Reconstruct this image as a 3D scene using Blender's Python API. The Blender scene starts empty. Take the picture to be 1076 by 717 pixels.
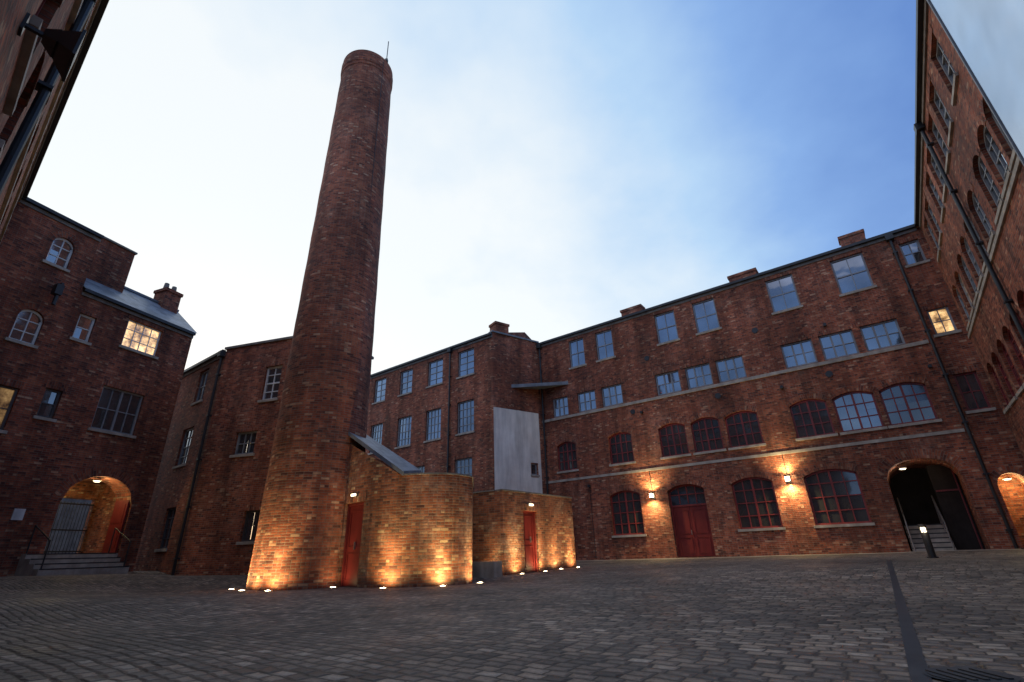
import bpy, math, random
from mathutils import Vector, Matrix
random.seed(7)
D=bpy.data
scene=bpy.context.scene
# ------------------------------------------------------------ materials
def newmat(name):
    m=D.materials.new(name); m.use_nodes=True
    nt=m.node_tree; nt.nodes.clear()
    out=nt.nodes.new('ShaderNodeOutputMaterial')
    return m,nt,out
class N:
    def __init__(s,nt): s.nt=nt
    def node(s,t,**k):
        n=s.nt.nodes.new(t)
        for a,b in k.items(): setattr(n,a,b)
        return n
    def put(s,inp,v):
        if isinstance(v,bpy.types.NodeSocket): s.nt.links.new(v,inp)
        else: inp.default_value=v
    def math(s,op,a,b=None,c=None,clamp=False):
        n=s.node('ShaderNodeMath',operation=op); n.use_clamp=clamp
        s.put(n.inputs[0],a)
        if b is not None: s.put(n.inputs[1],b)
        if c is not None: s.put(n.inputs[2],c)
        return n.outputs[0]
    def noise(s,vec,scale,detail=4,rough=.55,dim='3D'):
        n=s.node('ShaderNodeTexNoise'); n.noise_dimensions=dim
        s.put(n.inputs['Vector'],vec); n.inputs['Scale'].default_value=scale
        n.inputs['Detail'].default_value=detail; n.inputs['Roughness'].default_value=rough
        return n.outputs['Fac']
    def maprange(s,v,a,b,c,d,smooth=False):
        n=s.node('ShaderNodeMapRange')
        if smooth: n.interpolation_type='SMOOTHSTEP'
        s.put(n.inputs['Value'],v)
        for i,x in zip(('From Min','From Max','To Min','To Max'),(a,b,c,d)): s.put(n.inputs[i],x)
        return n.outputs['Result']
    def ramp(s,v,stops,interp='LINEAR'):
        n=s.node('ShaderNodeValToRGB'); cr=n.color_ramp; cr.interpolation=interp
        while len(cr.elements)>1: cr.elements.remove(cr.elements[-1])
        cr.elements[0].position=stops[0][0]; cr.elements[0].color=(*stops[0][1],1)
        for p,c in stops[1:]:
            e=cr.elements.new(p); e.color=(*c,1)
        s.put(n.inputs[0],v); return n.outputs[0]
    def mix(s,f,a,b,blend='MIX'):
        n=s.node('ShaderNodeMix',data_type='RGBA',blend_type=blend)
        s.put(n.inputs[0],f)
        for i,x in ((6,a),(7,b)):
            if isinstance(x,tuple): x=(*x,1) if len(x)==3 else x
            s.put(n.inputs[i],x)
        return n.outputs[2]
    def scalecol(s,c,f):
        n=s.node('ShaderNodeVectorMath',operation='SCALE')
        s.put(n.inputs[0],c); s.put(n.inputs['Scale'],f); return n.outputs[0]
    def xyz(s,v):
        n=s.node('ShaderNodeSeparateXYZ'); s.put(n.inputs[0],v); return n.outputs
    def comb(s,x,y,z=0.0):
        n=s.node('ShaderNodeCombineXYZ')
        for i,a in enumerate((x,y,z)): s.put(n.inputs[i],a)
        return n.outputs[0]
    def principled(s,out,col,rough,spec=.4,metal=0.0,normal=None,emis=None,estr=0):
        p=s.node('ShaderNodeBsdfPrincipled')
        if isinstance(col,tuple): col=(*col,1)
        s.put(p.inputs['Base Color'],col); s.put(p.inputs['Roughness'],rough)
        s.put(p.inputs['Specular IOR Level'],spec); s.put(p.inputs['Metallic'],metal)
        if normal is not None: s.put(p.inputs['Normal'],normal)
        if out: s.nt.links.new(p.outputs[0],out.inputs[0])
        return p.outputs[0]
    def bump(s,h,strength,dist):
        n=s.node('ShaderNodeBump'); s.put(n.inputs['Height'],h)
        n.inputs['Strength'].default_value=strength; n.inputs['Distance'].default_value=dist
        return n.outputs[0]

def brick_mat(name,gain=1.0,pale=.3,bw=.222,rh=.074,stain=1.0,tint=(1,1,1)):
    m,nt,out=newmat(name); g=N(nt)
    tc=g.node('ShaderNodeTexCoord'); geo=g.node('ShaderNodeNewGeometry')
    pos=geo.outputs['Position']
    wob=g.noise(pos,3.0,2)
    x,y,_=g.xyz(tc.outputs['UV'])
    y=g.math('ADD',y,g.math('MULTIPLY',g.math('SUBTRACT',wob,.5),.02))
    vr=g.math('DIVIDE',y,rh); row=g.math('FLOOR',vr)
    hd=g.math('LESS_THAN',g.math('FLOORED_MODULO',row,4.0),.5)
    bwv=g.math('SUBTRACT',bw,g.math('MULTIPLY',hd,bw*.5))
    off=g.math('MULTIPLY',g.math('FLOORED_MODULO',row,2.0),.5)
    ur=g.math('ADD',g.math('DIVIDE',x,bwv),off); cell=g.math('FLOOR',ur)
    wn=g.node('ShaderNodeTexWhiteNoise'); wn.noise_dimensions='2D'
    g.put(wn.inputs['Vector'],g.comb(cell,row))
    fu=g.math('FRACT',ur); fv=g.math('FRACT',vr)
    du=g.math('MULTIPLY',g.math('MINIMUM',fu,g.math('SUBTRACT',1.0,fu)),bwv)
    dv=g.math('MULTIPLY',g.math('MINIMUM',fv,g.math('SUBTRACT',1.0,fv)),rh)
    mask=g.maprange(g.math('MINIMUM',du,dv),.003,.009,0,1,True)
    T=lambda c: tuple(a*b for a,b in zip(c,tint))
    col=g.ramp(wn.outputs['Value'],[(0,T((.12,.036,.025))),(.12,T((.205,.055,.032))),(.4,T((.3,.075,.038))),(.72,T((.36,.096,.046))),(.93,T((.43,.135,.065))),(1,T((.54,.3,.18)))])
    pn=g.noise(pos,1.1,6,.65); pm=g.maprange(pn,.5,.74,0,pale)
    pm=g.math('MULTIPLY',pm,g.maprange(g.noise(pos,9.0,3),.35,.65,.2,1))
    col=g.mix(pm,col,(.5,.36,.25))
    mort=g.mix(g.noise(pos,.6,3),(.09,.06,.043),(.36,.27,.2))
    col=g.mix(mask,mort,col)
    big=g.maprange(g.noise(pos,.33,4,.6),.3,.7,.62,1.28)
    px,py,pz=g.xyz(pos)
    st=g.noise(g.comb(g.math('MULTIPLY',px,1.6),g.math('MULTIPLY',py,1.6),g.math('MULTIPLY',pz,.16)),1.0,5,.6)
    streak=g.maprange(st,.35,.62,1-.45*stain,1.12)
    mid=g.maprange(g.noise(pos,4.5,4,.7),.3,.7,.7,1.25)
    f=g.math('MULTIPLY',g.math('MULTIPLY',big,streak),g.math('MULTIPLY',mid,gain))
    col=g.scalecol(col,f)
    h=g.math('ADD',g.math('MULTIPLY',mask,1.0),g.math('MULTIPLY',g.noise(pos,38.0,3),.7))
    h=g.math('ADD',h,g.math('MULTIPLY',wn.outputs['Value'],.5))
    g.principled(out,col,g.maprange(mid,.7,1.3,.75,.95),.3,normal=g.bump(h,.8,.012))
    return m
def rough_mat(name,c1,c2,scale=2.0,rough=.8,bump=.3,spec=.3,metal=0.0,fine=25.0):
    m,nt,out=newmat(name); g=N(nt)
    geo=g.node('ShaderNodeNewGeometry'); pos=geo.outputs['Position']
    f=g.maprange(g.noise(pos,scale,6,.62),.3,.7,0,1)
    col=g.mix(f,c1,c2)
    px,py,pz=g.xyz(pos)
    st=g.noise(g.comb(g.math('MULTIPLY',px,3.0),g.math('MULTIPLY',py,3.0),g.math('MULTIPLY',pz,.4)),1.0,4,.6)
    col=g.scalecol(col,g.maprange(st,.3,.7,.75,1.15))
    g.principled(out,col,rough,spec,metal,normal=g.bump(g.noise(pos,fine,4),bump,.01))
    return m
def slate_mat():
    m,nt,out=newmat('slate'); g=N(nt)
    tc=g.node('ShaderNodeTexCoord'); geo=g.node('ShaderNodeNewGeometry')
    x,y,_=g.xyz(tc.outputs['UV'])
    vr=g.math('DIVIDE',y,.22); row=g.math('FLOOR',vr)
    ur=g.math('ADD',g.math('DIVIDE',x,.28),g.math('MULTIPLY',g.math('FLOORED_MODULO',row,2.0),.5))
    wn=g.node('ShaderNodeTexWhiteNoise'); wn.noise_dimensions='2D'
    g.put(wn.inputs['Vector'],g.comb(g.math('FLOOR',ur),row))
    col=g.ramp(wn.outputs['Value'],[(0,(.11,.13,.155)),(1,(.23,.26,.3))])
    fv=g.math('FRACT',vr); fu=g.math('FRACT',ur)
    gap=g.math('MULTIPLY',g.maprange(fu,.0,.05,.4,1),g.maprange(fv,0,.1,.5,1))
    col=g.scalecol(col,gap)
    g.principled(out,col,.45,.5,normal=g.bump(g.math('ADD',fv,g.noise(geo.outputs['Position'],12.0,3)),.5,.015))
    return m
def glass_mat(name,gl=.35,lit=0.0,litcol=(1,.62,.26),lvar=3.0):
    m,nt,out=newmat(name); g=N(nt)
    geo=g.node('ShaderNodeNewGeometry'); pos=geo.outputs['Position']
    n=g.noise(pos,.9,3)
    dark=g.principled(None,g.mix(n,(.01,.012,.015),(.07,.07,.07)),.15,.5)
    p=nt.nodes.new('ShaderNodeBsdfGlossy'); p.inputs['Color'].default_value=(.8,.86,.96,1); p.inputs['Roughness'].default_value=.05
    b=g.bump(g.noise(pos,2.0,1),.15,.02); nt.links.new(b,p.inputs['Normal'])
    lw=g.node('ShaderNodeLayerWeight'); lw.inputs[0].default_value=.3
    f=g.math('ADD',g.math('MULTIPLY',lw.outputs['Facing'],gl*.8),g.maprange(g.noise(pos,.55,2),.3,.7,gl*.6,gl*1.25),clamp=True)
    ms=g.node('ShaderNodeMixShader'); g.put(ms.inputs[0],f); nt.links.new(dark,ms.inputs[1]); nt.links.new(p.outputs[0],ms.inputs[2])
    res=ms.outputs[0]
    if lit>0:
        e=g.node('ShaderNodeEmission')
        v=g.maprange(g.noise(pos,lvar,4,.7),.32,.68,.08,1.0)
        g.put(e.inputs['Color'],g.mix(v,(litcol[0]*.6,litcol[1]*.45,litcol[2]*.35),litcol))
        g.put(e.inputs['Strength'],g.math('MULTIPLY',v,lit))
        a=g.node('ShaderNodeAddShader'); nt.links.new(res,a.inputs[0]); nt.links.new(e.outputs[0],a.inputs[1]); res=a.outputs[0]
    nt.links.new(res,out.inputs[0]); return m
def emis_mat(name,col,st):
    m,nt,out=newmat(name); g=N(nt)
    e=g.node('ShaderNodeEmission'); e.inputs[0].default_value=(*col,1); e.inputs[1].default_value=st
    nt.links.new(e.outputs[0],out.inputs[0]); return m
AD=Vector((-.805,.593,0)).normalized()   # wall direction A
def setts_mat():
    m,nt,out=newmat('stone_setts'); g=N(nt)
    geo=g.node('ShaderNodeNewGeometry'); pos=geo.outputs['Position']
    px,py,pz=g.xyz(pos)
    n1=g.noise(pos,.7,3); n2=g.noise(pos,5.0,2)
    ax,ay=AD.x,AD.y
    p=g.math('ADD',g.math('MULTIPLY',px,ax),g.math('MULTIPLY',py,ay))
    q=g.math('SUBTRACT',g.math('MULTIPLY',px,ay),g.math('MULTIPLY',py,ax))
    q=g.math('ADD',q,g.math('ADD',g.math('MULTIPLY',n1,.22),g.math('MULTIPLY',n2,.05)))
    p=g.math('ADD',p,g.math('MULTIPLY',g.noise(pos,4.0,2),.07))
    rh,bw=.112,.165
    vr=g.math('DIVIDE',q,rh); row=g.math('FLOOR',vr)
    wr=g.node('ShaderNodeTexWhiteNoise'); wr.noise_dimensions='1D'; g.put(wr.inputs['W'],row)
    ur=g.math('ADD',g.math('DIVIDE',p,bw),g.math('MULTIPLY',wr.outputs['Value'],7.0)); cell=g.math('FLOOR',ur)
    wn=g.node('ShaderNodeTexWhiteNoise'); wn.noise_dimensions='2D'; g.put(wn.inputs['Vector'],g.comb(cell,row))
    val=wn.outputs['Value']
    fu=g.math('FRACT',ur); fv=g.math('FRACT',vr)
    du=g.math('MULTIPLY',g.math('MINIMUM',fu,g.math('SUBTRACT',1.0,fu)),bw)
    dv=g.math('MULTIPLY',g.math('MINIMUM',fv,g.math('SUBTRACT',1.0,fv)),rh)
    dd=g.math('MINIMUM',du,dv); dd=g.math('ADD',dd,g.math('MULTIPLY',g.math('SUBTRACT',g.noise(pos,22.0,2),.5),.014))
    mask=g.maprange(dd,.003,.013,0,1,True)
    dome=g.maprange(dd,.0,.038,0,1,True)
    col=g.ramp(val,[(0,(.07,.054,.043)),(.25,(.13,.1,.078)),(.6,(.195,.147,.112)),(.85,(.26,.19,.136)),(1,(.36,.285,.22))])
    col=g.scalecol(col,g.maprange(g.noise(pos,30.0,4,.7),.3,.7,.7,1.3))
    col=g.mix(mask,(.045,.034,.025),col)
    col=g.scalecol(col,g.maprange(g.noise(pos,.28,5,.6),.3,.7,.5,1.35))
    wet=g.maprange(g.noise(pos,.45,4,.6),.35,.65,0,1)
    h=g.math('ADD',g.math('MULTIPLY',dome,1.0),g.math('ADD',g.math('MULTIPLY',val,.6),g.math('MULTIPLY',g.noise(pos,40.0,3),.3)))
    g.principled(out,col,g.math('ADD',g.maprange(wet,0,1,.4,.74),g.math('MULTIPLY',val,.12)),.34,normal=g.bump(h,1.0,.024))
    return m
def paving_mat():
    m,nt,out=newmat('paving_flags'); g=N(nt)
    geo=g.node('ShaderNodeNewGeometry'); pos=geo.outputs['Position']
    tc=g.node('ShaderNodeTexCoord'); x,y,_=g.xyz(tc.outputs['UV'])
    fu=g.math('FRACT',g.math('DIVIDE',x,.75)); fv=g.math('FRACT',g.math('DIVIDE',y,.6))
    e=g.math('MULTIPLY',g.maprange(g.math('MINIMUM',fu,fv),.0,.02,.4,1),1.0)
    wn=g.node('ShaderNodeTexWhiteNoise'); wn.noise_dimensions='2D'; g.put(wn.inputs['Vector'],g.comb(g.math('FLOOR',g.math('DIVIDE',x,.75)),g.math('FLOOR',g.math('DIVIDE',y,.6))))
    col=g.ramp(wn.outputs['Value'],[(0,(.2,.165,.135)),(1,(.34,.29,.24))])
    col=g.scalecol(col,g.math('MULTIPLY',e,g.maprange(g.noise(pos,2.0,5),.3,.7,.7,1.2)))
    g.principled(out,col,.6,.4,normal=g.bump(g.noise(pos,20.0,4),.4,.01)); return m
M={}
M['brick']=brick_mat('brick_red',gain=1.05)
M['brickC']=brick_mat('brick_chimney',gain=1.08,pale=.3,stain=.8,tint=(1,1.02,1))
M['brickE']=brick_mat('brick_outbuilding',gain=1.02,pale=.9,tint=(1,1.2,1.12))
M['brickL']=brick_mat('brick_sooty',gain=.9,pale=.15)
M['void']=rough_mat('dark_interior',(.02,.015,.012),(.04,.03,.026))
M['stone']=rough_mat('sandstone',(.3,.25,.2),(.48,.42,.35),3.0)
M['coping']=rough_mat('weathered_coping',(.14,.125,.11),(.25,.225,.2),3.0)
M['render']=rough_mat('cement_render',(.72,.65,.57),(.86,.81,.73),1.3,.9,.2)
M['lead']=rough_mat('lead',(.14,.15,.165),(.24,.255,.28),2,.5)
M['slate']=slate_mat()
M['fr_red']=rough_mat('paint_dark_red',(.17,.02,.018),(.26,.035,.03),3,.45,.05,.5)
M['fr_grey']=rough_mat('paint_stone_grey',(.22,.22,.225),(.32,.32,.325),3,.5,.05,.5)
M['fr_white']=rough_mat('paint_white',(.6,.6,.58),(.78,.78,.76),3,.5,.05,.5)
M['fr_dark']=rough_mat('paint_dark_frame',(.06,.05,.05),(.1,.085,.085),3,.5,.05,.5)
M['door']=rough_mat('door_red',(.14,.013,.013),(.21,.022,.02),2.2,.42,.08,.5,fine=9)
M['metal']=rough_mat('black_iron',(.012,.012,.013),(.03,.03,.03),3,.45,.1,.5)
M['steel']=rough_mat('steel',(.3,.3,.3),(.45,.45,.45),5,.35,.1,.5,metal=.8)
M['glass']=glass_mat('window_glass',.2)
M['glass_lo']=glass_mat('window_glass_dark',.1)
M['glass_b']=glass_mat('window_glass_bright',.27)
M['glass_bay']=glass_mat('bay_glass',.4)
M['glass_w']=glass_mat('window_glass_warm',.12,lit=.3)
M['glass_lit']=glass_mat('window_glass_lit',.12,lit=2.0,litcol=(1,.66,.3),lvar=2.2)
M['setts']=setts_mat(); M['paving']=paving_mat()
M['lamp']=emis_mat('lamp_warm',(1,.78,.45),40)
M['lamp2']=emis_mat('lamp_small',(1,.8,.5),7)

# ------------------------------------------------------------ mesh builder
def empty(name,loc=(0,0,0)):
    e=D.objects.new(name,None); e.location=loc; e.empty_display_size=.3
    scene.collection.objects.link(e); return e
class MB:
    def __init__(s): s.v=[];s.f=[];s.uv=[]
    def face(s,pts,uvs=None):
        i=len(s.v); s.v+= [tuple(p) for p in pts]; s.f.append(tuple(range(i,i+len(pts))))
        if uvs is None: uvs=[(p[0],p[2]) for p in pts]
        s.uv+=list(uvs)
    def make(s,name,mat,parent=None,smooth=False,bevel=0):
        if not s.f: return None
        me=D.meshes.new(name); me.from_pydata(s.v,[],s.f)
        ul=me.uv_layers.new(name='UVMap')
        for i,u in enumerate(s.uv): ul.data[i].uv=u
        me.materials.append(mat)
        if smooth:
            for p in me.polygons: p.use_smooth=True
        o=D.objects.new(name,me); scene.collection.objects.link(o)
        if parent: o.parent=parent
        if bevel:
            b=o.modifiers.new('b','BEVEL'); b.width=bevel; b.segments=2; b.limit_method='ANGLE'
        return o
class Frame:
    """wall-local frame: s along wall, o outward, z up"""
    def __init__(f,P,d,flip=False,o0=0.0):
        f.d=Vector((d[0],d[1],0)).normalized(); 
        n=Vector((-f.d.y,f.d.x,0)); f.n=-n if flip else n
        f.P=Vector((P[0],P[1],0))+f.n*o0
    def __call__(f,s,o,z):
        p=f.P+f.d*s+f.n*o; return (p.x,p.y,z)
def box(mb,F,s0,s1,o0,o1,z0,z1):
    c=[F(s,o,z) for z in (z0,z1) for o in (o0,o1) for s in (s0,s1)]
    mb_faces=[((0,1,3,2),'so'),((4,5,7,6),'so'),((0,1,5,4),'sz'),((2,3,7,6),'sz'),((0,2,6,4),'oz'),((1,3,7,5),'oz')]
    loc=[(s,o,z) for z in (z0,z1) for o in (o0,o1) for s in (s0,s1)]
    for idx,k in mb_faces:
        uv=[]
        for i in idx:
            s,o,z=loc[i]; uv.append((s,o) if k=='so' else (s,z) if k=='sz' else (o,z))
        mb.face([c[i] for i in idx],uv)
def tube(mb,p0,p1,r,n=10,r1=None,caps=True):
    p0=Vector(p0);p1=Vector(p1);a=(p1-p0).normalized()
    x=a.orthogonal().normalized(); y=a.cross(x); r1=r if r1 is None else r1
    c0=[p0+(x*math.cos(t)+y*math.sin(t))*r for t in [2*math.pi*i/n for i in range(n)]]
    c1=[p1+(x*math.cos(t)+y*math.sin(t))*r1 for t in [2*math.pi*i/n for i in range(n)]]
    L=(p1-p0).length
    for i in range(n):
        j=(i+1)%n; mb.face([c0[i],c0[j],c1[j],c1[i]],[(i*.05,0),(i*.05+.05,0),(i*.05+.05,L),(i*.05,L)])
    if caps: mb.face(c0[::-1]); mb.face(c1)
def archz(o,s):
    w=o['s1']-o['s0']; r=o.get('rise',0)
    if r<=0: return o['z1']
    c=(o['s0']+o['s1'])/2
    if o.get('ell'):
        t=max(0,1-((s-c)/(w/2))**2); return o['z1']-r+r*math.sqrt(t)
    R=(w*w/4+r*r)/(2*r)
    return o['z1']-R+math.sqrt(max(0,R*R-(s-c)**2))
class Bld:
    def __init__(b,name):
        b.e=empty(name); b.parts={}
    def p(b,part,mat):
        if part not in b.parts: b.parts[part]=(MB(),mat)
        return b.parts[part][0]
    def done(b):
        for k,(mb,mat) in b.parts.items(): mb.make(k,M[mat],b.e)
def wall(b,F,L0,L1,z0,z1,ops,brick='brick',reveal=.13):
    mb=b.p('brick_walls_'+brick,brick)
    xs=sorted({L0,L1,*[o['s0'] for o in ops],*[o['s1'] for o in ops]}); xs=[x for x in xs if L0<=x<=L1]
    zs=sorted({z0,z1,*[o['z0'] for o in ops],*[o['z1'] for o in ops]}); zs=[z for z in zs if z0<=z<=z1]
    for i in range(len(xs)-1):
        for j in range(len(zs)-1):
            cx=(xs[i]+xs[i+1])/2; cz=(zs[j]+zs[j+1])/2
            if any(o['s0']<cx<o['s1'] and o['z0']<cz<o['z1'] for o in ops): continue
            a,c,e,g=xs[i],xs[i+1],zs[j],zs[j+1]
            mb.face([F(a,0,e),F(c,0,e),F(c,0,g),F(a,0,g)],[(a,e),(c,e),(c,g),(a,g)])
    for o in ops: opening(b,F,o,brick,reveal)
def opening(b,F,o,brick,reveal):
    mb=b.p('brick_walls_'+brick,brick)
    s0,s1,z0,z1=o['s0'],o['s1'],o['z0'],o['z1']; dep=o.get('depth',reveal)
    r=o.get('rise',0); n=16 if r>0 else 1
    ss=[s0+(s1-s0)*i/n for i in range(n+1)]
    for i in range(n):
        a,c=ss[i],ss[i+1]; za,zc=archz(o,a),archz(o,c)
        if r>0:
            mb.face([F(a,0,za),F(c,0,zc),F(c,0,z1),F(a,0,z1)],[(a,za),(c,zc),(c,z1),(a,z1)])
            if o.get('innerarch'): mb.face([F(a,-dep,za),F(c,-dep,zc),F(c,-dep,z1+.1),F(a,-dep,z1+.1)],[(a,za),(c,zc),(c,z1),(a,z1)])
        mb.face([F(a,0,za),F(c,0,zc),F(c,-dep,zc),F(a,-dep,za)],[(0,a),(0,c),(dep,c),(dep,a)])
    zs0=archz(o,s0)
    for s in (s0,s1):
        mb.face([F(s,0,z0),F(s,-dep,z0),F(s,-dep,zs0),F(s,0,zs0)],[(0,z0),(dep,z0),(dep,zs0),(0,zs0)])
    mb.face([F(s0,0,z0),F(s1,0,z0),F(s1,-dep,z0),F(s0,-dep,z0)],[(s0,0),(s1,0),(s1,dep),(s0,dep)])
    if o.get('head',True):
        vm=b.p('brick_arches_'+brick,brick); hh=o.get('hh',.23); pr=.012
        if r>0:
            c=(s0+s1)/2; w=s1-s0; R=(w*w/4+r*r)/(2*r) if not o.get('ell') else w/2
            arc=random.random()*3
            pts=[]
            for i in range(n+1):
                s=ss[i]; z=archz(o,s)
                if o.get('ell'): nx,nz=(s-c)/(w/2)**2,max(.05,(z-(z1-r)))/(r*r)
                else: nx,nz=(s-c),z-(z1-R)
                L=math.hypot(nx,nz); nx/=L;nz/=L
                pts.append((s,z,s+nx*hh,z+nz*hh))
            for i in range(n):
                A,B=pts[i],pts[i+1]; dl=math.hypot(B[0]-A[0],B[1]-A[1])
                vm.face([F(A[0],pr,A[1]),F(B[0],pr,B[1]),F(B[2],pr,B[3]),F(A[2],pr,A[3])],[(0.002,arc),(0.002,arc+dl),(hh,arc+dl),(hh,arc)])
                vm.face([F(A[0],pr,A[1]),F(B[0],pr,B[1]),F(B[0],-.01,B[1]),F(A[0],-.01,A[1])])
                arc+=dl
        else:
            a,c=s0-.1,s1+.1
            vm.face([F(a,pr,z1),F(c,pr,z1),F(c,pr,z1+hh),F(a,pr,z1+hh)],[(0.002,a),(.002,c),(hh,c),(hh,a)])
            vm.face([F(a,pr,z1),F(c,pr,z1),F(c,-.01,z1),F(a,-.01,z1)])
    if o.get('sill',True):
        sm=b.p('stone_sills','stone'); box(sm,F,s0-.08,s1+.08,-dep+.01,.06,z0-.09,z0+.012)
    k=o.get('kind','win')
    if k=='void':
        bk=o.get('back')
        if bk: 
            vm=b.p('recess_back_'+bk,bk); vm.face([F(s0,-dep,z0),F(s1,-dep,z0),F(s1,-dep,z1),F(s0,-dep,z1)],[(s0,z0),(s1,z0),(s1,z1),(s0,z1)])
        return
    fr=b.p('window_frames_'+o.get('fr','fr_red'),o.get('fr','fr_red'))
    fw=.07; o0,o1=-dep-.04,-dep+.035
    zd=z0
    if k=='door':
        dz=z0+o.get('dh',2.35)
        dm=b.p('door_leaves','door')
        nl=2 if s1-s0>1.3 else 1
        for i in range(nl):
            a=s0+fw+(s1-s0-2*fw)*i/nl; c=s0+fw+(s1-s0-2*fw)*(i+1)/nl
            box(dm,F,a+.006,c-.006,-dep-.04,-dep+.0,z0+.02,dz)
            for (za,zb) in ((.15,.85),(1.0,dz-z0-.15)):
                box(dm,F,a+.1,a+.13,-dep+.001,-dep+.018,z0+za,z0+zb); box(dm,F,c-.13,c-.1,-dep+.001,-dep+.018,z0+za,z0+zb)
                box(dm,F,a+.13,c-.13,-dep+.001,-dep+.018,z0+za,z0+za+.03); box(dm,F,a+.13,c-.13,-dep+.001,-dep+.018,z0+zb-.03,z0+zb)
        hm=b.p('door_handles','steel'); box(hm,F,(s0+s1)/2+.05,(s0+s1)/2+.08,-dep+.02,-dep+.06,z0+.95,z0+1.15)
        box(fr,F,s0+fw,s1-fw,o0,o1,dz,dz+.08); zd=dz+.08
        if zd>z1-.15: 
            box(fr,F,s0,s0+fw,o0,o1,z0,z1); box(fr,F,s1-fw,s1,o0,o1,z0,z1); return
    nx,nz=o.get('panes',(2,2))
    box(fr,F,s0,s0+fw,o0,o1,z0,zs0+ (0.02 if r>0 else 0)); box(fr,F,s1-fw,s1,o0,o1,z0,zs0+(0.02 if r>0 else 0))
    if k!='door': box(fr,F,s0+fw,s1-fw,o0,o1+.01,z0,z0+.08)
    if r>0:
        for i in range(n):
            a,c=ss[i],ss[i+1]; za,zc=archz(o,a),archz(o,c); t=.085
            fr.face([F(a,o1,za),F(c,o1,zc),F(c,o1,zc-t),F(a,o1,za-t)])
            fr.face([F(a,o1,za-t),F(c,o1,zc-t),F(c,o0,zc-t),F(a,o0,za-t)])
    else: box(fr,F,s0+fw,s1-fw,o0,o1,z1-fw,z1)
    iw=s1-s0-2*fw; bt=o.get('bar',.034)
    for i in range(1,nx):
        s=s0+fw+iw*i/nx; t=bt if i not in o.get('thick',()) else .075
        box(fr,F,s-t/2,s+t/2,o0+.01,o1-.012,zd+.05,min(archz(o,s)-.03,z1-.03))
    ih=z1-zd
    for j in range(1,nz):
        z=zd+ih*j/nz; t=.055 if (o.get('sash') and j*2==nz) else bt
        a,c=s0+fw,s1-fw
        if z>zs0-.05:
            while a<c and archz(o,a)<z+.05: a+=.03
            while a<c and archz(o,c)<z+.05: c-=.03
        box(fr,F,a,c,o0+.012,o1-.014,z-t/2,z+t/2)
    gx=2 if nx>=4 or not o.get('sash') else 1
    go=-dep-.012
    gl0=o.get('gl','glass')
    for i in range(gx):
        for (za,zb) in ((zd,zd+ih*.5),(zd+ih*.5,z1)):
            gm=b.p('window_glass_'+gl0,gl0)
            a=s0+.01+(s1-s0-.02)*i/gx; c=s0+.01+(s1-s0-.02)*(i+1)/gx
            t1=random.uniform(-.009,.009);t2=random.uniform(-.009,.009)
            gm.face([F(a,go+t1,za),F(c,go-t1,za),F(c,go-t1+t2,zb),F(a,go+t1+t2,zb)])
def roof(b,F,L0,L1,zt,depth=7.0,rise=1.3,slates=True,back=True,ends=(True,True),zb=-.3,brick='brick'):
    rm=b.p('slate_roof','slate'); h=depth/2; sl=math.hypot(h,rise)
    rm.face([F(L0,.12,zt+.02),F(L1,.12,zt+.02),F(L1,-h,zt+rise),F(L0,-h,zt+rise)],[(L0,0),(L1,0),(L1,sl),(L0,sl)])
    rm.face([F(L0,-depth,zt+.02),F(L1,-depth,zt+.02),F(L1,-h,zt+rise),F(L0,-h,zt+rise)],[(L0,0),(L1,0),(L1,sl),(L0,sl)])
    mb=b.p('brick_walls_'+brick,brick)
    if back: mb.face([F(L0,-depth,zb),F(L1,-depth,zb),F(L1,-depth,zt),F(L0,-depth,zt)],[(L0,zb),(L1,zb),(L1,zt),(L0,zt)])
    for L,e in ((L0,ends[0]),(L1,ends[1])):
        if e: mb.face([F(L,0,-.3),F(L,-depth,-.3),F(L,-depth,zt),F(L,-h,zt+rise-.02),F(L,0,zt)],[(0,-.3),(depth,-.3),(depth,zt),(h,zt+rise),(0,zt)])
def gutter(b,F,L0,L1,zt):
    mb=b.p('gutters','metal'); box(mb,F,L0,L1,.015,.17,zt-.1,zt+.025)
    mb=b.p('eaves_band_coping','coping'); box(mb,F,L0,L1,.004,.05,zt-.24,zt-.1-.003)
def downpipe(b,F,s,z0,z1,o=.1):
    mb=b.p('downpipes','metal'); tube(mb,F(s,o,z0),F(s,o,z1),.055)
    z=z0+.6
    while z<z1: box(mb,F,s-.09,s+.09,.0,.16,z,z+.05); z+=1.85
    box(mb,F,s-.14,s+.14,.02,.24,z1-.25,z1)
def stack(b,F,s,o,w,z0,z1,dep=.6,pots=0,brick='brick'):
    mb=b.p('chimney_stacks',brick); box(mb,F,s-w/2,s+w/2,o-dep,o,z0,z1)
    box(b.p('chimney_stacks',brick),F,s-w/2-.05,s+w/2+.05,o-dep-.05,o+.05,z1,z1+.15)
    for i in range(pots):
        x=s-w/2+w*(i+.5)/pots; tube(b.p('chimney_pots','coping'),F(x,o-dep/2,z1+.15),F(x,o-dep/2,z1+.55),.13,12,.1)

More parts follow.
